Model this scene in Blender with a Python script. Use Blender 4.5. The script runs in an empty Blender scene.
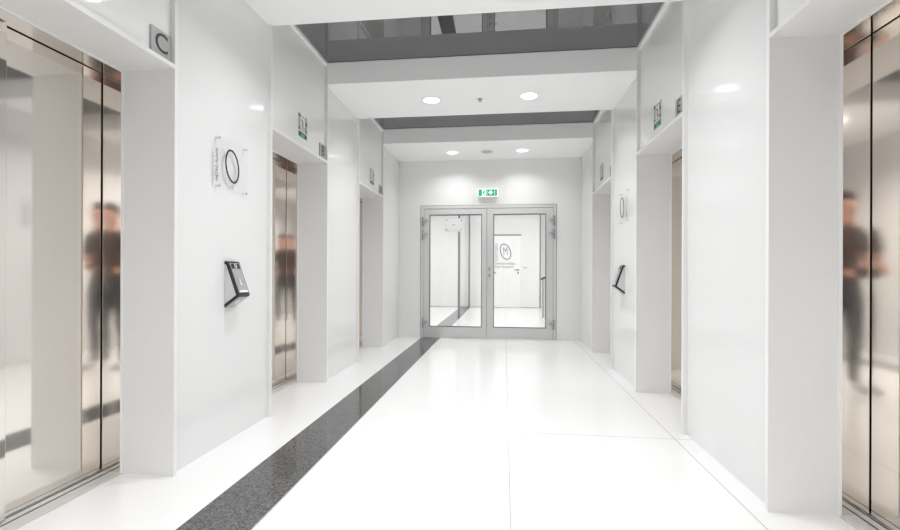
import bpy, bmesh, math, random
from mathutils import Matrix, Vector
random.seed(7)
scene = bpy.context.scene
COL = scene.collection

# ------------------------------------------------------------------ layout (metres; camera stands at x=0, y=0)
PORTAL = {-1: -1.692, 1: 1.167}      # front edge of the lift surrounds
WALL = {-1: -1.720, 1: 1.196}        # glass wall panels / fascias
BACK = {-1: -1.978, 1: 1.451}        # back edge of the reveals
DOORX = {-1: -2.106, 1: 1.580}       # lift door plane
OUTER = {-1: -2.45, 1: 1.92}
BAYS = [(1.150, 2.208), (3.223, 4.284), (5.285, 6.360)]
PIERS = [(-3.0, 1.150), (2.208, 3.223), (4.284, 5.285), (6.360, 7.434)]
ZS, ZC, ZT = 2.106, 2.863, 3.073     # soffit, drop ceiling, dark ceiling
YE = 7.434                           # end wall
YF = 14.08                           # far wall behind the glazed door

# ------------------------------------------------------------------ materials
def mat(name, color, rough=0.5, metal=0.0, coat=0.0, emit=None, strength=0.0, ior=1.5, noise=None, spec=0.5):
    m = bpy.data.materials.new(name); m.use_nodes = True
    nt = m.node_tree; b = nt.nodes['Principled BSDF']
    b.inputs['Base Color'].default_value = (*color, 1)
    b.inputs['Roughness'].default_value = rough
    b.inputs['Metallic'].default_value = metal
    b.inputs['IOR'].default_value = ior
    b.inputs['Coat Weight'].default_value = coat
    b.inputs['Specular IOR Level'].default_value = spec
    if emit:
        b.inputs['Emission Color'].default_value = (*emit, 1)
        b.inputs['Emission Strength'].default_value = strength
    if noise:
        sc, amt = noise
        tc = nt.nodes.new('ShaderNodeTexCoord'); n = nt.nodes.new('ShaderNodeTexNoise')
        n.inputs['Scale'].default_value = sc; n.inputs['Detail'].default_value = 4
        nt.links.new(tc.outputs['Object'], n.inputs['Vector'])
        mx = nt.nodes.new('ShaderNodeMix'); mx.data_type = 'RGBA'
        mx.inputs[6].default_value = (*[max(0, c - amt) for c in color], 1)
        mx.inputs[7].default_value = (*[min(1, c + amt) for c in color], 1)
        nt.links.new(n.outputs['Fac'], mx.inputs[0]); nt.links.new(mx.outputs[2], b.inputs['Base Color'])
    return m

def steel(name, color, rough):
    m = mat(name, color, rough, 1.0)
    nt = m.node_tree; b = nt.nodes['Principled BSDF']
    tc = nt.nodes.new('ShaderNodeTexCoord'); mp = nt.nodes.new('ShaderNodeMapping')
    mp.inputs['Scale'].default_value = (300, 300, 3)
    n = nt.nodes.new('ShaderNodeTexNoise'); n.inputs['Scale'].default_value = 1.0; n.inputs['Detail'].default_value = 3
    r = nt.nodes.new('ShaderNodeMapRange')
    r.inputs[3].default_value = rough * 0.75; r.inputs[4].default_value = rough * 1.3
    nt.links.new(tc.outputs['Object'], mp.inputs['Vector']); nt.links.new(mp.outputs[0], n.inputs['Vector'])
    nt.links.new(n.outputs['Fac'], r.inputs[0]); nt.links.new(r.outputs[0], b.inputs['Roughness'])
    return m

def clear_glass(name, tint=(0.97, 0.98, 0.98), refl=0.06):
    m = bpy.data.materials.new(name); m.use_nodes = True
    nt = m.node_tree; nt.nodes.clear()
    o = nt.nodes.new('ShaderNodeOutputMaterial'); t = nt.nodes.new('ShaderNodeBsdfTransparent')
    g = nt.nodes.new('ShaderNodeBsdfGlossy'); x = nt.nodes.new('ShaderNodeMixShader')
    t.inputs[0].default_value = (*tint, 1); g.inputs['Roughness'].default_value = 0.01
    x.inputs[0].default_value = refl
    nt.links.new(t.outputs[0], x.inputs[1]); nt.links.new(g.outputs[0], x.inputs[2]); nt.links.new(x.outputs[0], o.inputs[0])
    return m

def floor_material():
    m = mat('white_tile', (0.85, 0.85, 0.848), 0.15)
    nt = m.node_tree; b = nt.nodes['Principled BSDF']
    tc = nt.nodes.new('ShaderNodeTexCoord'); sx = nt.nodes.new('ShaderNodeSeparateXYZ')
    nt.links.new(tc.outputs['Object'], sx.inputs[0])
    def line(axis, off, per, half):
        a = nt.nodes.new('ShaderNodeMath'); a.operation = 'SUBTRACT'; nt.links.new(sx.outputs[axis], a.inputs[0]); a.inputs[1].default_value = off
        p = nt.nodes.new('ShaderNodeMath'); p.operation = 'PINGPONG'; nt.links.new(a.outputs[0], p.inputs[0]); p.inputs[1].default_value = per / 2
        c = nt.nodes.new('ShaderNodeMath'); c.operation = 'LESS_THAN'; nt.links.new(p.outputs[0], c.inputs[0]); c.inputs[1].default_value = half
        return c
    l1 = line(0, 0.030, 1.056, 0.0028); l2 = line(1, 3.105, 8.4, 0.0028)
    gt = nt.nodes.new('ShaderNodeMath'); gt.operation = 'GREATER_THAN'; nt.links.new(sx.outputs[0], gt.inputs[0]); gt.inputs[1].default_value = 0.03
    l3 = nt.nodes.new('ShaderNodeMath'); l3.operation = 'MULTIPLY'; nt.links.new(l2.outputs[0], l3.inputs[0]); nt.links.new(gt.outputs[0], l3.inputs[1]); l2 = l3
    mx = nt.nodes.new('ShaderNodeMath'); mx.operation = 'MAXIMUM'
    nt.links.new(l1.outputs[0], mx.inputs[0]); nt.links.new(l2.outputs[0], mx.inputs[1])
    cm = nt.nodes.new('ShaderNodeMix'); cm.data_type = 'RGBA'
    n = nt.nodes.new('ShaderNodeTexNoise'); n.inputs['Scale'].default_value = 2.5
    nt.links.new(tc.outputs['Object'], n.inputs['Vector'])
    base = nt.nodes.new('ShaderNodeMix'); base.data_type = 'RGBA'
    base.inputs[6].default_value = (0.82, 0.82, 0.82, 1); base.inputs[7].default_value = (0.84, 0.84, 0.84, 1)
    nt.links.new(n.outputs['Fac'], base.inputs[0])
    nt.links.new(mx.outputs[0], cm.inputs[0]); nt.links.new(base.outputs[2], cm.inputs[6]); cm.inputs[7].default_value = (0.47, 0.47, 0.47, 1)
    nt.links.new(cm.outputs[2], b.inputs['Base Color'])
    return m

def granite_material():
    m = mat('grey_granite', (0.1, 0.1, 0.1), 0.07)
    nt = m.node_tree; b = nt.nodes['Principled BSDF']
    tc = nt.nodes.new('ShaderNodeTexCoord')
    v = nt.nodes.new('ShaderNodeTexVoronoi'); v.inputs['Scale'].default_value = 160
    n = nt.nodes.new('ShaderNodeTexNoise'); n.inputs['Scale'].default_value = 60; n.inputs['Detail'].default_value = 5
    nt.links.new(tc.outputs['Object'], v.inputs['Vector']); nt.links.new(tc.outputs['Object'], n.inputs['Vector'])
    mul = nt.nodes.new('ShaderNodeMath'); mul.operation = 'MULTIPLY'
    sp = nt.nodes.new('ShaderNodeSeparateColor'); nt.links.new(v.outputs['Color'], sp.inputs[0])
    nt.links.new(sp.outputs[0], mul.inputs[0]); nt.links.new(n.outputs['Fac'], mul.inputs[1])
    r = nt.nodes.new('ShaderNodeValToRGB')
    r.color_ramp.elements[0].position = 0.05; r.color_ramp.elements[0].color = (0.04, 0.04, 0.041, 1)
    r.color_ramp.elements[1].position = 0.5; r.color_ramp.elements[1].color = (0.16, 0.16, 0.16, 1)
    nt.links.new(mul.outputs[0], r.inputs[0]); nt.links.new(r.outputs[0], b.inputs['Base Color'])
    return m

def mirror_material():
    m = bpy.data.materials.new('dark_mirror'); m.use_nodes = True
    nt = m.node_tree; b = nt.nodes['Principled BSDF']
    b.inputs['Base Color'].default_value = (0.265, 0.265, 0.267, 1)
    b.inputs['Metallic'].default_value = 1.0; b.inputs['Roughness'].default_value = 0.015
    return m

M = dict(
    floor=floor_material(), granite=granite_material(), mirror=mirror_material(),
    wall=mat('white_glass_panel', (0.785, 0.785, 0.785), 0.085, spec=0.22, noise=(0.8, 0.008)),
    fascia=mat('white_fascia_panel', (0.89, 0.888, 0.884), 0.05, spec=0.4, noise=(0.8, 0.008)),
    reveal=mat('off_white_laminate', (0.82, 0.817, 0.808), 0.38, noise=(40, 0.012)),
    greywall=mat('dim_space_grey', (0.18, 0.178, 0.172), 0.6, noise=(5, 0.01)),
    edge=mat('white_edge_strip', (0.88, 0.877, 0.87), 0.3),
    plaster=mat('white_plaster', (0.965, 0.965, 0.963), 0.6, noise=(6, 0.006)),
    endwall=mat('white_wall_cladding', (0.84, 0.838, 0.832), 0.35, noise=(3, 0.006)),
    farwall=mat('far_white_wall', (0.80, 0.80, 0.797), 0.6),
    steel=steel('polished_steel', (0.84, 0.795, 0.745), 0.06),
    steel_dark=steel('polished_steel_jamb', (0.62, 0.57, 0.52), 0.10),
    alu=mat('brushed_aluminium', (0.66, 0.66, 0.65), 0.35, 0.25),
    doorframe=mat('grey_powder_coat', (0.64, 0.64, 0.635), 0.38, 0.0),
    rubber=mat('black_rubber', (0.02, 0.02, 0.02), 0.6),
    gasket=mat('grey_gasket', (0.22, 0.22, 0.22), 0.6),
    chrome=mat('chrome', (0.75, 0.75, 0.75), 0.12, 1.0),
    plate=mat('silver_sign_plate', (0.42, 0.42, 0.415), 0.35, 0.4),
    ink=mat('black_ink', (0.025, 0.025, 0.025), 0.5),
    greyink=mat('grey_ink', (0.30, 0.30, 0.30), 0.5),
    paleink=mat('pale_grey_ink', (0.55, 0.55, 0.55), 0.5),
    white=mat('white_plastic', (0.85, 0.85, 0.85), 0.35),
    paper=mat('white_paper', (0.80, 0.80, 0.79), 0.5),
    green=mat('poster_green', (0.10, 0.36, 0.25), 0.45),
    palegreen=mat('poster_pale_green', (0.30, 0.52, 0.42), 0.45),
    red=mat('poster_dark_red', (0.34, 0.13, 0.14), 0.45),
    exitgreen=mat('exit_green', (0.0, 0.32, 0.17), 0.4, emit=(0.0, 0.62, 0.32), strength=0.06),
    exitwhite=mat('exit_white', (0.9, 0.9, 0.9), 0.4, emit=(0.8, 1.0, 0.92), strength=0.10),
    darkbody=mat('graphite_metal', (0.045, 0.045, 0.047), 0.3, 0.6),
    sidebody=mat('light_grey_metal', (0.50, 0.50, 0.50), 0.35, 0.3),
    facesteel=mat('satin_steel', (0.42, 0.42, 0.42), 0.28, 0.9),
    facelight=mat('light_satin_steel', (0.56, 0.56, 0.56), 0.3, 0.75),
    sidelight=mat('pale_grey_metal', (0.70, 0.70, 0.70), 0.35, 0.1),
    screen=mat('black_glass', (0.015, 0.015, 0.017), 0.05),
    lamp=mat('lamp_diffuser', (0.9, 0.9, 0.9), 0.5, emit=(0.99, 0.995, 1.0), strength=1.8),
    lampend=mat('end_lamp_diffuser', (0.9, 0.9, 0.9), 0.5, emit=(0.99, 0.995, 1.0), strength=0.8),
    lampfar=mat('far_lamp_diffuser', (0.9, 0.9, 0.9), 0.5, emit=(1.0, 0.99, 0.98), strength=46.0),
    doorglass=clear_glass('door_glass', (0.975, 0.98, 0.98), 0.03),
    acrylic=clear_glass('clear_acrylic', (0.992, 0.995, 0.994), 0.02),
)

# ------------------------------------------------------------------ mesh helpers
def box(bm, x0, x1, y0, y1, z0, z1):
    x0, x1 = sorted((x0, x1)); y0, y1 = sorted((y0, y1)); z0, z1 = sorted((z0, z1))
    v = [bm.verts.new(p) for p in ((x0,y0,z0),(x1,y0,z0),(x1,y1,z0),(x0,y1,z0),(x0,y0,z1),(x1,y0,z1),(x1,y1,z1),(x0,y1,z1))]
    for f in ((3,2,1,0),(4,5,6,7),(0,1,5,4),(1,2,6,5),(2,3,7,6),(3,0,4,7)):
        bm.faces.new([v[i] for i in f])
    return bm

def cyl(bm, c, axis, r, h, seg=32, r2=None):
    """solid cylinder starting at c and running h along axis (unit vector)"""
    q = Vector((0, 0, 1)).rotation_difference(Vector(axis)).to_matrix().to_4x4()
    mtx = Matrix.Translation(Vector(c)) @ q @ Matrix.Translation((0, 0, h / 2))
    bmesh.ops.create_cone(bm, cap_ends=True, segments=seg, radius1=r, radius2=r if r2 is None else r2, depth=h, matrix=mtx)
    return bm

def prism(bm, pts, n0, n1, fn):
    """extrude polygon pts (a,b) from n0 to n1; fn(a,b,n) -> xyz"""
    A = [bm.verts.new(fn(a, b, n0)) for a, b in pts]; B = [bm.verts.new(fn(a, b, n1)) for a, b in pts]
    bm.faces.new(A[::-1]); bm.faces.new(B)
    k = len(pts)
    for i in range(k):
        bm.faces.new((A[i], A[(i+1) % k], B[(i+1) % k], B[i]))
    return bm

def ring(bm, a, b, tilt, width, d0, d1, fn, seg=64):
    """tilted elliptical ring of stroke width, thickness d0..d1"""
    ct, st = math.cos(tilt), math.sin(tilt)
    loops = []
    for (da, d) in ((0, d0), (-width, d0), (-width, d1), (0, d1)):
        L = []
        for i in range(seg):
            t = 2 * math.pi * i / seg
            u, w = (a + da) * math.cos(t), (b + da) * math.sin(t)
            L.append(bm.verts.new(fn(u * ct - w * st, u * st + w * ct, d)))
        loops.append(L)
    for j in range(4):
        P, Q = loops[j], loops[(j+1) % 4]
        for i in range(seg):
            bm.faces.new((P[i], P[(i+1) % seg], Q[(i+1) % seg], Q[i]))
    return bm

def link(name, bm, m, parent=None, bevel=0.0, smooth=False, loc=None):
    bmesh.ops.recalc_face_normals(bm, faces=bm.faces[:])
    if bevel:
        bmesh.ops.bevel(bm, geom=[e for e in bm.edges if e.calc_face_angle(0) > 0.5], offset=bevel, segments=2, affect='EDGES', profile=0.6)
    me = bpy.data.meshes.new(name); bm.to_mesh(me); bm.free()
    if smooth:
        for p in me.polygons: p.use_smooth = True
        try: me.set_sharp_from_angle(angle=math.radians(40))
        except Exception: pass
    me.materials.append(m)
    o = bpy.data.objects.new(name, me); COL.objects.link(o)
    if parent is not None: o.parent = parent
    if loc is not None: o.location = loc
    return o

def struct(name, bm, m, parent=None):
    o = link(name, bm, m, parent)
    if parent is None: o['kind'] = 'structure'
    return o

def bx(name, dims, m, parent=None, **k):
    return link(name, box(bmesh.new(), *dims), m, parent, **k)

def sbx(name, dims, m, parent=None):
    return struct(name, box(bmesh.new(), *dims), m, parent)

def thing(name, label, cat, loc=(0, 0, 0), group=None):
    o = bpy.data.objects.new(name, None); COL.objects.link(o)
    o.empty_display_size = 0.1
    o.location = loc; o['label'] = label; o['category'] = cat
    if group: o['group'] = group
    return o

def text_mesh(name, body, size, fn, m, parent, depth=0.0015, xs=1.0, thin=0.0):
    """flat lettering turned into a mesh; fn(u, v, n) -> parent-local xyz"""
    cu = bpy.data.curves.new('lettering_curve', 'FONT'); cu.body = body; cu.size = size
    cu.align_x = 'CENTER'; cu.align_y = 'CENTER'; cu.extrude = depth / 2; cu.offset = thin; cu.resolution_u = 4
    tmp = bpy.data.objects.new('lettering_tmp', cu); COL.objects.link(tmp)
    dg = bpy.context.evaluated_depsgraph_get()
    me = bpy.data.meshes.new_from_object(tmp.evaluated_get(dg))
    bpy.data.objects.remove(tmp); bpy.data.curves.remove(cu)
    for v in me.vertices: v.co = Vector(fn(v.co.x * xs, v.co.y, v.co.z + depth / 2))
    me.materials.clear(); me.materials.append(m); me.name = name
    o = bpy.data.objects.new(name, me); COL.objects.link(o); o.parent = parent
    return o

# ------------------------------------------------------------------ the setting
sbx('floor', (OUTER[-1], -1.336, -3.0, YE + 0.1, -0.12, 0), M['floor'])
sbx('floor', (-1.030, OUTER[1], -3.0, YE + 0.1, -0.12, 0), M['floor'])
sbx('floor', (-1.336, -1.030, -3.0, YF, -0.12, 0.0), M['granite'])
sbx('floor', (-4.2, -1.336, YE + 0.1, YF, -0.12, 0), M['floor'])
sbx('floor', (-1.030, 3.2, YE + 0.1, YF, -0.12, 0), M['floor'])

sbx('ceiling', (OUTER[-1], OUTER[1], -3.0, YE + 0.12, ZT, ZT + 0.1), M['mirror'])
for y0, y1 in [(-3.0, -0.95), (0.12, 1.150)] + PIERS[1:]:
    bm = box(bmesh.new(), PORTAL[-1], PORTAL[1], y0, y1, ZC, ZT - 0.004)
    for s in (-1, 1): box(bm, PORTAL[s], WALL[s], y0 + 0.0245, y1 - 0.0245, ZC, ZT - 0.004)
    struct('ceiling', bm, M['plaster'])

SIDE = {-1: 'wall_left', 1: 'wall_right'}
for s in (-1, 1):
    nm = SIDE[s]
    # wall panels between the lifts
    for y0, y1 in PIERS:
        a = y0 + (0.024 if y0 > -2 else 0); b = y1 - (0.024 if y1 < 7 else 0)
        sbx(nm, (WALL[s], OUTER[s], a, b, 0, ZT - 0.001), M['wall'])
    for (y0, y1) in BAYS:
        # side panels of the surround: floor to ceiling, front edge a little proud
        for ya, yb in ((y0 - 0.024, y0), (y1, y1 + 0.024)):
            sbx(nm, (PORTAL[s], BACK[s], ya, yb, 0, ZT - 0.001), M['reveal'])
            sbx(nm, (DOORX[s] + 0.05 * s, OUTER[s], ya, yb, 0, ZT - 0.001), M['reveal'])
        # soffit and fascia above the opening
        sbx(nm, (PORTAL[s], BACK[s], y0, y1, ZS, ZS + 0.022), M['reveal'])
        sbx(nm, (WALL[s], WALL[s] + 0.05 * s, y0, y1, ZS + 0.0222, ZT - 0.030), M['fascia'])
        sbx('trim_%d' % (BAYS.index((y0, y1)) + 1 + (3 if s > 0 else 0)), (PORTAL[s], WALL[s] + 0.05 * s, y0, y1, ZT - 0.0298, ZT - 0.001), M['edge'])
        sbx(nm, (BACK[s] + 0.02 * s, OUTER[s], y0, y1, ZS + 0.013, ZT - 0.002), M['reveal'])
        sbx(nm, (DOORX[s] + 0.12 * s, DOORX[s] + 0.14 * s, y0, y1, 0, ZS), M['gasket'])

# end wall around the glazed door
DX0, DX1, DZ = -1.350, 0.813, 2.137
for dims in ((OUTER[-1], DX0, YE, YE + 0.15, 0, ZT - 0.001), (DX1, OUTER[1], YE, YE + 0.15, 0, ZT - 0.001), (DX0, DX1, YE, YE + 0.15, DZ, ZT - 0.001)):
    sbx('wall_end', dims, M['endwall'])
sbx('wall_behind', (OUTER[-1], OUTER[1], -3.15, -3.0, 0, ZT + 0.1), M['greywall'])  # unseen wall, its dark colour stands in for dim space behind the camera

# landing behind the glazed door
sbx('wall_far', (-4.2, 1.07, YF, YF + 0.15, 0, 3.0), M['farwall'])
sbx('wall_far', (1.07, 3.2, YF + 1.2, YF + 1.35, 0, 3.0), M['farwall'])
sbx('floor', (1.07, 3.2, YF, YF + 1.2, -0.12, 0), M['floor'])
sbx('wall_far_left', (-4.35, -4.2, YE + 0.15, YF + 0.15, 0, 3.0), M['farwall'])
sbx('wall_far_right', (3.2, 3.35, YE + 0.15, YF + 1.35, 0, 3.0), M['farwall'])
sbx('ceiling', (-4.35, 3.35, YE + 0.15, YF + 1.35, 3.0, 3.1), M['farwall'])
sbx('trim_7', (1.05, 1.085, YF - 0.012, YF, 0, 3.0), M['gasket'])
sbx('baseboard_far', (-4.2, -0.42, YF - 0.012, YF - 0.001, 0, 0.03), M['paleink'])
sbx('baseboard_far', (0.52, 1.05, YF - 0.012, YF - 0.001, 0, 0.03), M['paleink'])

# ------------------------------------------------------------------ glazed double door
def glazed_door():
    root = bpy.data.objects.new('door_1', None); COL.objects.link(root)
    root.location = ((DX0 + DX1) / 2, YE, 0); root['kind'] = 'structure'
    cx = (DX0 + DX1) / 2
    L = lambda x: x - cx
    bm = bmesh.new()
    yf, yb = -0.012, 0.075
    box(bm, L(DX0), L(DX0) + 0.048, yf, yb, 0, DZ); box(bm, L(DX1) - 0.048, L(DX1), yf, yb, 0, DZ)
    box(bm, L(DX0) + 0.048, L(DX1) - 0.048, yf, yb, DZ - 0.048, DZ)
    link('door_frame', bm, M['doorframe'], root, bevel=0.003)
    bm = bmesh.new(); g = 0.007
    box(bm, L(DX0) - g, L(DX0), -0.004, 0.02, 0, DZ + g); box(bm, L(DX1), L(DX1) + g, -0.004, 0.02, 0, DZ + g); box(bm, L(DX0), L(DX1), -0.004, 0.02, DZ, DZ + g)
    link('frame_shadow_line', bm, M['gasket'], root)  # dark strip stands in for the shadow line between wall and frame
    bm = bmesh.new()
    for x in (L(DX0) + 0.05, L(DX1) - 0.05): box(bm, x - 0.002, x + 0.002, -0.004, 0.05, 0.01, DZ - 0.048)
    box(bm, L(-0.2805), L(-0.2775), -0.004, 0.05, 0.01, DZ - 0.05)
    link('leaf_seal', bm, M['gasket'], root)
    mid = L(-0.279)
    for k, (x0, x1, g0, g1) in enumerate(((L(DX0) + 0.052, mid - 0.003, L(-1.212), L(-0.356)), (mid + 0.003, L(DX1) - 0.052, L(-0.176), L(0.659)))):
        z0, z1, gz0, gz1 = 0.008, DZ - 0.052, 0.176, 1.996
        bm = bmesh.new()
        y0, y1 = -0.006, 0.058
        box(bm, x0, g0, y0, y1, z0, z1); box(bm, g1, x1, y0, y1, z0, z1)
        box(bm, g0, g1, y0, y1, z0, gz0); box(bm, g0, g1, y0, y1, gz1, z1)
        leaf = link('door_leaf', bm, M['doorframe'], root, bevel=0.002)
        bm = bmesh.new(); t = 0.014
        box(bm, g0, g0 + t, 0.004, 0.05, gz0, gz1); box(bm, g1 - t, g1, 0.004, 0.05, gz0, gz1)
        box(bm, g0 + t, g1 - t, 0.004, 0.05, gz0, gz0 + t); box(bm, g0 + t, g1 - t, 0.004, 0.05, gz1 - t, gz1)
        link('gasket', bm, M['gasket'], leaf)
        bx('glass_pane', (g0 + t, g1 - t, 0.024, 0.032, gz0 + t, gz1 - t), M['doorglass'], leaf)
        if k == 1:
            for z in (1.116, 1.012):
                bm = bmesh.new(); cyl(bm, (L(-0.235), -0.006, z), (0, -1, 0), 0.021, 0.010, 24)
                cyl(bm, (L(-0.235), -0.016, z), (0, -1, 0), 0.010, 0.012, 16)
                bmesh.ops.scale(bm, vec=(0.8, 1, 1.5), space=Matrix.Translation((-L(-0.235), 0, -z)), verts=bm.verts[:])
                link('lock_rosette', bm, M['facesteel'], leaf, smooth=True)
            bm = bmesh.new()
            cyl(bm, (L(-0.235), 0.058, 1.06), (0, 1, 0), 0.02, 0.012, 20)
            cyl(bm, (L(-0.235), 0.07, 1.06), (0, 1, 0), 0.009, 0.035, 12); cyl(bm, (L(-0.235), 0.10, 1.06), (1, 0, 0), 0.009, 0.11, 12)
            link('lever_handle', bm, M['facesteel'], leaf, smooth=True)
        hx = L(-1.300) if k == 0 else L(0.762)
        sg = -1 if k == 0 else 1
        for z in (1.885, 1.668, 0.243):
            bm = bmesh.new()
            cyl(bm, (hx, -0.028, z - 0.055), (0, 0, 1), 0.017, 0.052, 18); cyl(bm, (hx, -0.028, z + 0.003), (0, 0, 1), 0.017, 0.052, 18)
            cyl(bm, (hx, -0.028, z - 0.062), (0, 0, 1), 0.009, 0.124, 12)
            box(bm, hx, hx - sg * 0.065, -0.026, -0.005, z - 0.005, z + 0.034)
            box(bm, hx, hx + sg * 0.030, -0.026, -0.012, z - 0.045, z - 0.008)
            hg = link('hinge', bm, M['sidebody'], root, smooth=True)
            bm = bmesh.new(); cyl(bm, (hx + sg * 0.012, -0.034, z - 0.075), (0, 0, 1), 0.008, 0.15, 12); box(bm, hx - 0.020, hx + 0.020, -0.048, -0.026, z - 0.008, z + 0.003)
            link('pin_shadow', bm, M['gasket'], hg, smooth=True)  # dark pin and block put the hinge's shade into the colour
glazed_door()

# door on the far wall
def far_door():
    root = bpy.data.objects.new('door_2', None); COL.objects.link(root)
    root.location = (0.05, YF, 0); root['kind'] = 'structure'
    bm = bmesh.new()
    box(bm, -0.50, -0.46, -0.03, 0.001, 0, 2.17); box(bm, 0.44, 0.46, -0.03, 0.001, 0, 2.17)
    link('door_frame', bm, M['white'], root)
    bx('door_head', (-0.50, 0.46, -0.035, 0.001, 2.172, 2.21), M['greyink'], root)
    leaf = bx('door_leaf', (-0.458, 0.438, -0.028, -0.001, 0.012, 2.168), M['white'], root)
    bm = bmesh.new()
    for z in (1.14, 1.05):
        cyl(bm, (0.365, -0.028, z), (0, -1, 0), 0.026, 0.012, 20)
    cyl(bm, (0.365, -0.04, 1.14), (0, -1, 0), 0.010, 0.04, 12); cyl(bm, (0.365, -0.075, 1.14), (-1, 0, 0), 0.010, 0.12, 12)
    link('lever_handle', bm, M['gasket'], leaf, smooth=True)
far_door()

def far_sign():
    t = thing('door_logo_sign', 'grey slanted oval emblem and lettering on the white door beyond the glass', 'sign', (0.035, YF - 0.031, 1.40))
    fn = lambda u, v, n: (u, -n, 0.29 + v)
    link('emblem_ring', ring(bmesh.new(), 0.155, 0.25, math.radians(20), 0.020, 0.004, 0.006, fn), M['ink'], t)
    text_mesh('emblem_letter', 'M', 0.26, lambda u, v, n: fn(u - 0.1 * v, v * 1.3, n + 0.004), M['greyink'], t, xs=0.75)
    text_mesh('lettering', 'OXYGEN', 0.13, lambda u, v, n: fn(-v - 0.27, u - 0.02, n + 0.004), M['greyink'], t)
    text_mesh('lettering', 'COMMON AREAS', 0.085, lambda u, v, n: fn(u - 0.05, v - 0.365, n + 0.004), M['greyink'], t)
    text_mesh('lettering', 'FOR TENANTS', 0.085, lambda u, v, n: fn(u - 0.03, v - 0.47, n + 0.004), M['greyink'], t)
    for (u, v) in ((-0.37, 0.29), (0.26, 0.2)):
        bm = bmesh.new(); cyl(bm, fn(u, v, -0.003), (0, -1, 0), 0.014, 0.018, 16); link('standoff_bolt', bm, M['paleink'], t, smooth=True)
far_sign()

t = thing('room_number_plate', 'tiny grey plate on the wall right of the far white door', 'sign', (0.62, YF + 0.001, 1.21))
bx('plate', (-0.06, 0.06, -0.008, 0, -0.022, 0.022), M['paleink'], t)

# clear screen edge-on beyond the door
t = thing('glass_screen', 'clear glass screen with two dark edge posts beyond the left door leaf', 'glass screen', (-1.045, 12.3, 0))
bx('post', (-0.025, 0.025, -1.60, -1.55, 0, 2.99), M['gasket'], t)
bx('post', (-0.025, 0.025, 1.60, 1.65, 0, 2.99), M['greyink'], t)
bx('glass_pane', (-0.006, 0.006, -1.55, 1.60, 0, 2.99), M['acrylic'], t)

t = thing('handrail', 'black sloping handrail on a grey post beyond the right door leaf', 'handrail', (0.914, 11.13, 0))
bm = bmesh.new(); cyl(bm, (0, 0, 0), (0, 0, 1), 0.022, 0.93, 16); cyl(bm, (0, 0, 0), (0, 0, 1), 0.05, 0.012, 20); link('post', bm, M['plate'], t, smooth=True)
bm = bmesh.new(); d = Vector((0.9, 0.35, 0.42)).normalized(); cyl(bm, Vector((0, 0, 0.925)) - d * 0.05, d, 0.026, 0.9, 16); link('rail', bm, M['ink'], t, smooth=True)
bm = bmesh.new(); e = Vector((0, 0, 0.925)) + d * 0.8; cyl(bm, (e.x, e.y, 0), (0, 0, 1), 0.022, e.z, 16); link('post', bm, M['plate'], t, smooth=True)

# ------------------------------------------------------------------ elevators
LETTER = {(-1, 0): 'C', (-1, 1): 'B', (-1, 2): 'A', (1, 0): 'D', (1, 1): 'E', (1, 2): 'F'}
ELEV = {
    (-1, 0): 'polished steel elevator doors recessed under the letter C plate',
    (-1, 1): 'polished steel elevator doors recessed under the letter B plate',
    (-1, 2): 'elevator doors under the letter A plate, farthest recess along the dark floor strip',
    (1, 0): 'polished steel elevator doors directly opposite elevator C, cut by the right photo edge',
    (1, 1): 'narrow glimpse of steel elevator doors in the recess under the letter E plate',
    (1, 2): 'elevator doors in the recess beside the end wall, opposite elevator A',
}
SPLAY = 0.35
def elevator(s, k):
    y0, y1 = BAYS[k]; cy = (y0 + y1) / 2
    t = thing('elevator_entrance', ELEV[(s, k)], 'elevator doors', (DOORX[s], cy, 0), 'elevator doors along the lobby')
    h = (y1 - y0) / 2
    X = lambda d: d * s                       # d metres deeper into the wall than the door plane
    j = h - 0.006                             # leaves stop short of the jambs by a dark gap
    zt = 2.0955
    bd = (BACK[s] - DOORX[s]) * s             # back of the laminate reveal, local depth (negative)
    bx('door_panel', (X(0), X(0.035), 0.026, j, 0.012, zt), M['steel'], t, bevel=0.0015)
    bx('door_panel', (X(-0.030), X(-0.004), -j, 0.034, 0.012, zt), M['steel'], t, bevel=0.0015)
    for a in (-1, 1):                         # polished return jambs, square to the doors
        bx('jamb', (X(bd + 0.014), X(0.04), a * h, a * (h + 0.020), 0.001, ZS - 0.0005), M['steel'], t).rotation_euler.z = math.radians(SPLAY) * a * s
    bx('head_jamb', (X(bd + 0.014), X(0.04), -h, h, ZS - 0.006, ZS - 0.0002), M['steel'], t)
    bm = bmesh.new()
    b = bd + 0.004      # front of sill, local depth
    for d0, d1, top in ((b, -0.052, 0.006), (-0.052, -0.043, 0.001), (-0.043, -0.012, 0.008), (-0.012, -0.004, 0.001), (-0.004, 0.0, 0.008), (0.0, 0.05, 0.008)):
        box(bm, X(d0), X(d1), -h, h, 0.0005, top)
    link('sill', bm, M['alu'], t)
    bm = bmesh.new()
    box(bm, X(-0.052), X(-0.046), -h, h, 0.0012, 0.0062); box(bm, X(-0.011), X(-0.005), -h, h, 0.0012, 0.0082)
    link('sill_groove', bm, M['rubber'], t)
    bm = bmesh.new(); f0, f1 = bd + 0.0005, bd + 0.014; w = 0.005
    box(bm, X(f0), X(f1), -h - 0.012, -h + w, 0.001, ZS + 0.012); box(bm, X(f0), X(f1), h - w, h + 0.012, 0.001, ZS + 0.012); box(bm, X(f0), X(f1), -h + w, h - w, ZS - w, ZS + 0.012)
    link('frame_trim', bm, M['edge'], t)
    bm = bmesh.new()
    box(bm, X(0.036), X(0.045), -h, h, 0.009, ZS - 0.007)
    link('shadow_gap', bm, M['rubber'], t)
    return t
for s in (-1, 1):
    for k in range(3): elevator(s, k)

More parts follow.
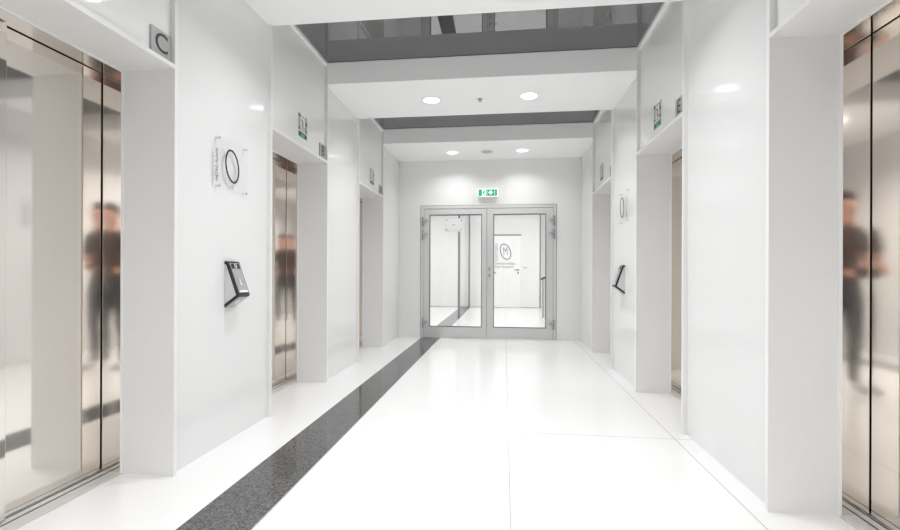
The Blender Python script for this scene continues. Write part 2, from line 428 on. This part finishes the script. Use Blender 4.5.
# letter plates
def wallfn(s):
    """(u right, v up, n out of the wall) -> local xyz for something on the left (-1) or right (+1) wall"""
    return (lambda u, v, n: (n, u, v)) if s < 0 else (lambda u, v, n: (-n, -u, v))
def wbox(bm, s, u0, u1, v0, v1, n0, n1):
    f = wallfn(s); a = f(u0, v0, n0); b = f(u1, v1, n1)
    return box(bm, a[0], b[0], a[1], b[1], a[2], b[2])

def letter_plate(s, k, y):
    ch = LETTER[(s, k)]
    t = thing('elevator_letter_plate', 'square grey plate with letter %s above elevator recess%s' % (ch, ', seen nearly edge-on' if ch == 'F' else ''), 'sign', (WALL[s], y, 2.2), 'elevator letter plates')
    link('plate', wbox(bmesh.new(), s, -0.067, 0.067, -0.066, 0.066, -0.001, 0.010), M['plate'], t, bevel=0.0012)
    f = wallfn(s)
    text_mesh('lettering', ch, 0.135, lambda u, v, n: f(u, v, n + 0.0101), M['ink'], t)
for s, k, y in ((-1, 0, 2.137), (-1, 1, 4.213), (-1, 2, 6.288), (1, 1, 3.338), (1, 2, 5.375)):
    letter_plate(s, k, y)

def evacuation_poster(s, y, label):
    t = thing('evacuation_plan', label, 'evacuation plan', (WALL[s], y, 2.30), 'evacuation plans over the elevators')
    f = wallfn(s); W, H = 0.083, 0.096
    link('board', wbox(bmesh.new(), s, -W, W, -H, H, -0.001, 0.006), M['paper'], t)
    n0, n1 = 0.0061, 0.0072
    for u0 in (-W, W - 0.024):
        link('side_band', wbox(bmesh.new(), s, u0, u0 + 0.024, -H + 0.055, H, n0, n1), M['palegreen'], t)
    link('bottom_band', wbox(bmesh.new(), s, -W, W, -H, -H + 0.046, n0, n1), M['green'], t)
    for q in ((-W, -W + 0.03, H - 0.03, H), (W - 0.026, W, H - 0.075, H - 0.045), (-W, -W + 0.02, -H + 0.055, -H + 0.08), (W - 0.022, W, -H + 0.055, -H + 0.078),
              (-W + 0.01, -W + 0.05, -H + 0.008, -H + 0.036), (W - 0.045, W - 0.008, -H + 0.006, -H + 0.03)):
        link('corner_symbol', wbox(bmesh.new(), s, *q, n1, n1 + .0006), M['darkbody'], t)
    bm = bmesh.new()
    for (u0, u1, v0, v1) in ((-0.05, 0.05, 0.078, 0.084), (-0.05, 0.05, -0.034, -0.028), (-0.01, 0.008, -0.012, 0.05), (-0.035, -0.008, 0.044, 0.052), (0.006, 0.04, -0.014, -0.006), (-0.055, -0.049, -0.03, 0.08), (0.049, 0.055, -0.03, 0.08)):
        wbox(bm, s, u0, u1, v0, v1, n0, n1)
    link('floor_plan', bm, M['red'], t)
evacuation_poster(-1, 3.782, 'green bordered evacuation plan on the fascia beside the letter B plate')
evacuation_poster(-1, 5.872, 'small green evacuation plan on the fascia beside the letter A plate')
evacuation_poster(1, 3.798, 'green bordered evacuation plan on the fascia beside the letter E plate')
evacuation_poster(1, 5.895, 'faint evacuation plan above the farthest elevator recess on the right wall')

# floor number signs: clear acrylic on four standoffs, slanted oval numeral, narrow vertical caption
def floor_sign(s, y, zc, un, uc, us, label):
    t = thing('floor_number_sign', label, 'sign', (WALL[s], y, zc), 'floor number signs')
    f = wallfn(s)
    link('acrylic_plate', wbox(bmesh.new(), s, us[0] - 0.022, us[1] + 0.022, -0.165, 0.165, 0.020, 0.023), M['acrylic'], t)
    for u in us:
        for v in (-0.144, 0.144):
            bm = bmesh.new(); ax = f(0, 0, 1); cyl(bm, f(u, v, 0.0005), ax, 0.006, 0.029, 16); link('standoff_bolt', bm, M['chrome'], t, smooth=True)
    link('numeral', ring(bmesh.new(), 0.073, 0.105, math.radians(13), 0.012, 0.0231, 0.0255, lambda u, v, n: f(u + un, v, n)), M['ink'], t)
    text_mesh('caption', 'PIĘTRO FLOOR', 0.030, lambda u, v, n: f(-v + uc, u - 0.02, n + 0.0231), M['greyink'], t, xs=0.95, thin=0.0012)
floor_sign(-1, 2.748, 1.718, -0.022, -0.180, (-0.158, 0.132), 'clear floor sign with slanted oval 0 on the panel after elevator C')
floor_sign(1, 4.765, 1.715, -0.050, 0.128, (-0.135, 0.135), 'clear floor sign with oval 0 on the panel past elevator E')

# wedge-shaped call panels
def call_panel(s, y, z, label):
    t = thing('elevator_call_panel', label, 'call panel', (WALL[s], y, z), 'elevator call panels')
    f = wallfn(s); w = 0.062
    fn = lambda a, b, n: f(n, b, a)
    # side body, slightly narrower than the cover
    link('body', prism(bmesh.new(), [(-0.001, 0.272), (0.013, 0.268), (0.080, 0.079), (-0.001, 0.018)], -w + 0.004, w - 0.004, fn), M['sidelight'], t)
    # folded dark cover: sloping front, nose, underside
    outer = [(0.0005, 0.288), (0.022, 0.286), (0.098, 0.072), (0.0005, 0.0)]
    inner = [(0.0005, 0.270), (0.012, 0.266), (0.078, 0.079), (0.0005, 0.020)]
    bm = bmesh.new()
    for i in range(3):
        prism(bm, [outer[i], outer[i+1], inner[i+1], inner[i]], -w, w, fn)
    bmesh.ops.remove_doubles(bm, verts=bm.verts[:], dist=1e-5)
    link('cover', bm, M['darkbody'], t)
    # plates laid on the sloping faces: (p along slope 0..1, u across)
    def slope(a, b):
        A, B = Vector(a), Vector(b); d = B - A; nrm = Vector((-d.y, d.x)).normalized()
        if nrm.x < 0: nrm = -nrm
        def g(u, p, n):
            q = A + d * p + nrm * n
            return f(u, q.y, q.x)
        return g, d.length
    g, Ln = slope(outer[2], outer[1])     # bottom -> top of front slope
    g2, L2 = slope(outer[2], outer[3])    # nose -> wall along the underside
    if g2(0, 0.5, 0.01)[2] > g2(0, 0.5, 0.0)[2]:
        g2 = (lambda h: (lambda u, p, n: h(u, p, -n)))(g2)
    def slab(gf, u0, u1, p0, p1, n0, n1, bm=None):
        bm = bm or bmesh.new()
        return prism(bm, [(u0, p0), (u1, p0), (u1, p1), (u0, p1)], n0, n1, gf)
    face = link('faceplate', slab(g, -0.052, 0.052, 0.09, 0.95, 0.0003, 0.003), M['facelight'], t)
    link('display', slab(g, -0.045, 0.045, 0.79, 0.93, 0.0031, 0.0042), M['screen'], t)
    text_mesh('display_digit', '0', 0.042, lambda u, v, n: g(u, 0.86 + v / Ln, n + 0.0043), M['exitwhite'] if False else M['white'], t, xs=1.3)
    bm = bmesh.new(); ring(bm, 0.026, 0.036, 0, 0.003, 0.0031, 0.0045, lambda u, v, n: g(u, 0.40 + v / Ln, n)); link('button', bm, M['sidebody'], t)
    bm = bmesh.new(); prism(bm, [(-0.013, 0.36), (0.0, 0.28), (0.013, 0.36), (0.005, 0.36), (0.005, 0.50), (-0.005, 0.50), (-0.005, 0.36)], 0.0031, 0.0042, g); link('arrow_mark', bm, M['white'], t)
    link('label_strip', slab(g, -0.040, 0.046, 0.10, 0.155, 0.0031, 0.0040), M['white'], t)
    link('lower_plate', slab(g2, -0.052, 0.052, 0.10, 0.92, 0.0003, 0.003), M['facelight'], t)
    bm = bmesh.new(); ring(bm, 0.020, 0.016, 0, 0.012, 0.0031, 0.0042, lambda u, v, n: g2(u, 0.5 + v / L2, n), 32); link('card_symbol', bm, M['white'], t)
call_panel(-1, 2.744, 0.837, 'wedge shaped grey call panel under the oval floor sign nearest elevator C')
call_panel(1, 4.850, 0.850, 'wedge shaped call panel in profile below the floor sign past elevator E')

# green emergency exit sign above the door
def exit_sign():
    t = thing('exit_sign', 'lit green and white emergency exit sign above the glazed door', 'exit sign', (-0.262, YE, 2.255))
    bx('housing', (-0.163, 0.163, -0.075, -0.0005, 0.0, 0.14), M['white'], t, bevel=0.004)
    fn = lambda u, v, n: (u, -0.0752 - n, 0.07 + v)
    bm = bmesh.new(); prism(bm, [(-0.155, -0.06), (0.155, -0.06), (0.155, 0.06), (-0.155, 0.06)], 0, 0.002, fn); link('light_panel', bm, M['exitwhite'], t)
    bm = bmesh.new()
    prism(bm, [(-0.145, -0.05), (-0.095, -0.05), (-0.095, 0.05), (-0.145, 0.05)], 0.0021, 0.003, fn)
    prism(bm, [(-0.035, -0.05), (0.145, -0.05), (0.145, 0.05), (-0.035, 0.05)], 0.0021, 0.003, fn)
    link('green_field', bm, M['exitgreen'], t)
    # running figure and doorway in green on the white middle
    bm = bmesh.new()
    cyl(bm, fn(-0.058, 0.036, 0.0021), (0, -1, 0), 0.009, 0.001, 16)
    for pts in ([(-0.075, 0.020), (-0.052, 0.026), (-0.058, -0.008), (-0.076, -0.006)], [(-0.052, 0.024), (-0.042, 0.006), (-0.046, 0.003), (-0.058, 0.018)],
                [(-0.075, 0.020), (-0.088, 0.004), (-0.084, 0.0), (-0.072, 0.012)], [(-0.066, -0.006), (-0.056, -0.008), (-0.046, -0.028), (-0.052, -0.046), (-0.058, -0.044), (-0.056, -0.028)],
                [(-0.076, -0.006), (-0.066, -0.008), (-0.072, -0.028), (-0.090, -0.036), (-0.090, -0.030), (-0.080, -0.024)]):
        prism(bm, pts, 0.0021, 0.003, fn)
    link('running_figure', bm, M['exitgreen'], t)
    bm = bmesh.new()
    prism(bm, [(0.0, 0.012), (0.045, -0.034), (0.090, 0.012), (0.062, 0.012), (0.062, 0.034), (0.028, 0.034), (0.028, 0.012)], 0.0031, 0.004, fn)
    prism(bm, [(-0.020, -0.042), (-0.012, -0.042), (-0.012, 0.042), (-0.020, 0.042)], 0.0031, 0.004, fn)
    prism(bm, [(0.104, -0.042), (0.110, -0.042), (0.110, 0.042), (0.104, 0.042)], 0.0031, 0.004, fn)
    link('arrow_symbol', bm, M['exitwhite'], t)
exit_sign()

# plaque bolted to the left glass leaf
t = thing('door_plaque', 'small white plaque on four bolts on the left glass door leaf', 'plaque', (-0.809, YE + 0.023, 1.826))
bx('plate', (-0.145, 0.145, -0.012, -0.006, -0.105, 0.105), M['white'], t)
for (u, v) in ((-0.12, 0.08), (0.12, 0.08), (-0.12, -0.08), (0.12, -0.08)):
    bm = bmesh.new(); cyl(bm, (u, 0.0, v), (0, -1, 0), 0.013, 0.018, 16); link('standoff_bolt', bm, M['plate'], t, smooth=True)
text_mesh('lettering', 'MR', 0.035, lambda u, v, n: (u - 0.005, -0.0121 - n, v), M['greyink'], t)

# ------------------------------------------------------------------ ceiling fittings
def downlight(x, y, z, label, group='downlights in the ceiling', m='lamp', r=0.083, power=0.0):
    t = thing('downlight', label, 'downlight', (x, y, z), group)
    bm = bmesh.new(); ring(bm, r + 0.014, r + 0.014, 0, 0.014, -0.0002, -0.006, lambda u, v, n: (u, v, n), 40); link('trim_ring', bm, M['white'], t, smooth=True)
    bm = bmesh.new(); cyl(bm, (0, 0, -0.0035), (0, 0, 1), r, 0.003, 40); link('diffuser', bm, M[m], t)
    if power:
        la = bpy.data.lights.new('lamp', 'AREA'); la.shape = 'DISK'; la.size = 2 * r; la.energy = power; la.spread = math.radians(138); la.color = (0.985, 0.993, 1.0)
        lo = bpy.data.objects.new('lamp', la); COL.objects.link(lo); lo.parent = t; lo.location = (0, 0, -0.007)
lights = [
    (-0.762, 4.785, 'round downlight in the middle ceiling panel, above the dark floor strip'), (0.247, 4.775, 'round downlight in the middle ceiling panel, above the plain white floor'),
    (-0.779, 6.91, 'small downlight in ceiling panel by the end wall, above the dark strip'), (0.260, 6.89, 'small downlight in ceiling panel by the end wall, above the right door leaf'),
]
for x, y, lab in lights: downlight(x, y, ZC, lab, power=3.0 if y < 6 else 1.45, m='lamp' if y < 6 else 'lampend')
for x in (-0.76, 0.247):
    for y in (2.70, 0.63, -1.5):
        downlight(x, y, ZC, 'round downlight in the ceiling overhead, outside the picture', power=3.0 if y > 0 else 8.0)  # unseen pair behind the camera is boosted as fill for camera-facing surfaces
for x, y in ((-2.6, 9.2), (-0.3, 9.0), (1.9, 9.2), (-2.6, 12.2), (-0.1, 12.2), (2.2, 12.2)):
    downlight(x, y, 3.0, 'round downlight over the landing beyond the glazed door', 'downlights beyond the door', 'lampfar', 0.12)

t = thing('ceiling_sprinkler', 'tiny metal sprinkler head between the two downlights of the middle panel', 'sprinkler', (-0.256, 4.815, ZC))
bm = bmesh.new(); cyl(bm, (0, 0, -0.004), (0, 0, 1), 0.030, 0.010, 24); link('rosette', bm, M['sidebody'], t, smooth=True)
bm = bmesh.new(); cyl(bm, (0, 0, -0.022), (0, 0, 1), 0.009, 0.018, 12); cyl(bm, (0, 0, -0.026), (0, 0, 1), 0.016, 0.003, 16); link('nozzle', bm, M['facesteel'], t, smooth=True)

t = thing('ceiling_speaker', 'flat grey round ceiling speaker between the downlights near the end wall', 'speaker', (-0.261, 6.91, ZC))
bm = bmesh.new(); cyl(bm, (0, 0, -0.006), (0, 0, 1), 0.095, 0.0055, 40); link('rim', bm, M['white'], t, smooth=True)
bm = bmesh.new(); cyl(bm, (0, 0, -0.012), (0, 0, 1), 0.080, 0.006, 40, r2=0.085); link('grille', bm, M['paleink'], t, smooth=True)

# ------------------------------------------------------------------ the photographer, seen only as a reflection in the lift doors
M['skin'] = mat('skin', (0.62, 0.33, 0.24), 0.5); M['shirt'] = mat('dark_brown_cotton', (0.075, 0.05, 0.045), 0.85)
M['trousers'] = mat('charcoal_cotton', (0.06, 0.06, 0.065), 0.85); M['shoe'] = mat('pale_grey_shoe', (0.55, 0.55, 0.55), 0.5); M['hair'] = mat('dark_hair', (0.04, 0.035, 0.03), 0.6)
def person(x, y):
    V, R, Ed = [], [], []
    def v(p, r, parent=None):
        V.append(p); R.append(r if isinstance(r, tuple) else (r, r))
        if parent is not None: Ed.append((parent, len(V) - 1))
        return len(V) - 1
    pel = v((0, 0, 0.96), (0.155, 0.108)); sp = v((0, 0.0, 1.13), (0.140, 0.098), pel); ch = v((0, 0.0, 1.33), (0.165, 0.12), sp)
    nb = v((0, 0.01, 1.475), (0.085, 0.075), ch); nk = v((0, 0.03, 1.55), 0.054, nb); hd = v((0, 0.055, 1.645), (0.078, 0.092), nk); ht = v((0, 0.05, 1.735), (0.072, 0.085), hd)
    v((0, 0.165, 1.645), 0.013, v((0, 0.145, 1.652), 0.016, hd))
    for sd in (-1, 1):
        v((sd * 0.092, 0.05, 1.65), (0.010, 0.022), hd)
        sh = v((sd * 0.165, 0.0, 1.425), 0.066, nb); up = v((sd * 0.215, 0.0, 1.30), 0.052, sh); el = v((sd * 0.245, -0.045, 1.15), 0.042, up)
        fm = v((sd * 0.200 - 0.04, 0.045, 1.10), 0.038, el); wr = v((sd * 0.135 - 0.08, 0.100, 1.07), 0.027, fm); pa = v((sd * 0.100 - 0.08, 0.130, 1.06), (0.030, 0.018), wr)
        for i, ln in enumerate((0.030, 0.034, 0.031, 0.024)):
            z = 1.092 - i * 0.019
            b0 = v((sd * 0.094 - 0.08, 0.150, z), 0.0085, pa); b1 = v((sd * 0.086 - 0.08, 0.150 + ln * 0.5, z), 0.008, b0); v((sd * 0.068 - 0.08, 0.158 + ln * 0.4, z - 0.003), 0.0075, b1)
        t0 = v((sd * 0.090 - 0.08, 0.118, 1.092), 0.010, pa); v((sd * 0.068 - 0.08, 0.118, 1.108), 0.0085, t0)
        hp = v((sd * 0.092, 0.0, 0.88), (0.098, 0.100), pel); mt = v((sd * 0.105, 0.01, 0.68), 0.080, hp); kn = v((sd * 0.112, 0.02, 0.49), 0.060, mt)
        cf = v((sd * 0.118, -0.005, 0.34), 0.058, kn); an = v((sd * 0.122, -0.01, 0.10), 0.044, cf); he = v((sd * 0.124, 0.02, 0.048), 0.046, an)
        to = v((sd * 0.135, 0.12, 0.040), (0.044, 0.038), he); v((sd * 0.140, 0.185, 0.032), (0.036, 0.030), to)
    me = bpy.data.meshes.new('figure'); me.from_pydata(V, Ed, [])
    tmp = bpy.data.objects.new('figure_tmp', me); COL.objects.link(tmp)
    sk = tmp.modifiers.new('skin', 'SKIN'); sk.use_smooth_shade = True
    for i, d in enumerate(me.skin_vertices[0].data):
        d.radius = R[i]; d.use_root = (i == 0)
    tmp.modifiers.new('sub', 'SUBSURF').levels = 2
    dg = bpy.context.evaluated_depsgraph_get(); out = bpy.data.meshes.new_from_object(tmp.evaluated_get(dg)); bpy.data.objects.remove(tmp)
    zmin = min(q.co.z for q in out.vertices)
    for q in out.vertices: q.co.z -= zmin
    out.materials.clear()
    for k in ('skin', 'shirt', 'trousers', 'shoe'): out.materials.append(M[k])
    for p in out.polygons:
        c = p.center; p.use_smooth = True
        fore = (c.y > 0.118 and 0.95 < c.z < 1.3) or (abs(c.x) > 0.165 and 0.95 < c.z < 1.25)
        p.material_index = 3 if c.z < 0.085 else 2 if c.z < 0.98 and not fore else 0 if fore or c.z > 1.505 else 1
    o = bpy.data.objects.new('person', out); COL.objects.link(o); o.location = (x, y, 0)
    o['label'] = 'person in dark shirt and trousers holding a camera, mirrored in the steel doors'; o['category'] = 'person'
    bm = bmesh.new(); bmesh.ops.create_uvsphere(bm, u_segments=24, v_segments=16, radius=1.0)
    bmesh.ops.delete(bm, geom=[q for q in bm.verts if q.co.z < -0.25 or (q.co.y > 0.45 and q.co.z < 0.45)], context='VERTS')
    for q in bm.verts: q.co = Vector((q.co.x * 0.093, q.co.y * 0.108 + 0.045, q.co.z * 0.105 + 1.71 - zmin))
    link('hair', bm, M['hair'], o, smooth=True)
    for sd in (-1, 1):
        bm = bmesh.new(); bmesh.ops.create_uvsphere(bm, u_segments=12, v_segments=8, radius=0.011); link('eye', bm, M['ink'], o, smooth=True, loc=(sd * 0.032, 0.137, 1.672 - zmin))
    bx('mouth', (-0.024, 0.024, 0.125, 0.142, 1.592 - zmin, 1.600 - zmin), M['red'], o)
person(0.08, -0.185)

t = thing('camera', 'black camera with a wide lens held at waist height', 'camera', (0, -0.050, 1.010))
bm = bmesh.new(); box(bm, -0.052, 0.052, -0.012, 0.022, 0.008, 0.088); box(bm, -0.026, 0.026, -0.010, 0.018, 0.088, 0.105); link('body', bm, M['rubber'], t, bevel=0.006)
bm = bmesh.new(); cyl(bm, (0, 0.022, 0.05), (0, 1, 0), 0.034, 0.022, 24); link('lens', bm, M['rubber'], t, smooth=True)

# ------------------------------------------------------------------ world, camera, view
w = bpy.data.worlds.new('World'); scene.world = w; w.use_nodes = True
w.node_tree.nodes['Background'].inputs[0].default_value = (0.8, 0.8, 0.8, 1)
w.node_tree.nodes['Background'].inputs[1].default_value = 0.3

cam = bpy.data.cameras.new('Camera'); co = bpy.data.objects.new('Camera', cam); COL.objects.link(co)
cam.sensor_width = 36; cam.lens = 36 * 462.99 / 900; cam.shift_y = 7.349 / 900; cam.clip_start = 0.02
co.matrix_world = Matrix.Translation((0, 0, 1.06)) @ Matrix.Rotation(0.1166, 4, 'Z') @ Matrix.Rotation(math.pi / 2, 4, 'X') @ Matrix.Rotation(0.0034, 4, 'Z')
scene.camera = co
scene.cycles.max_bounces = 16; scene.cycles.diffuse_bounces = 10; scene.cycles.glossy_bounces = 8; scene.cycles.transparent_max_bounces = 16
scene.cycles.sample_clamp_indirect = 6
vs = scene.view_settings
vs.view_transform = 'Standard'; vs.look = 'None'; vs.gamma = 1.0; vs.use_curve_mapping = False
vs.exposure = 2.0
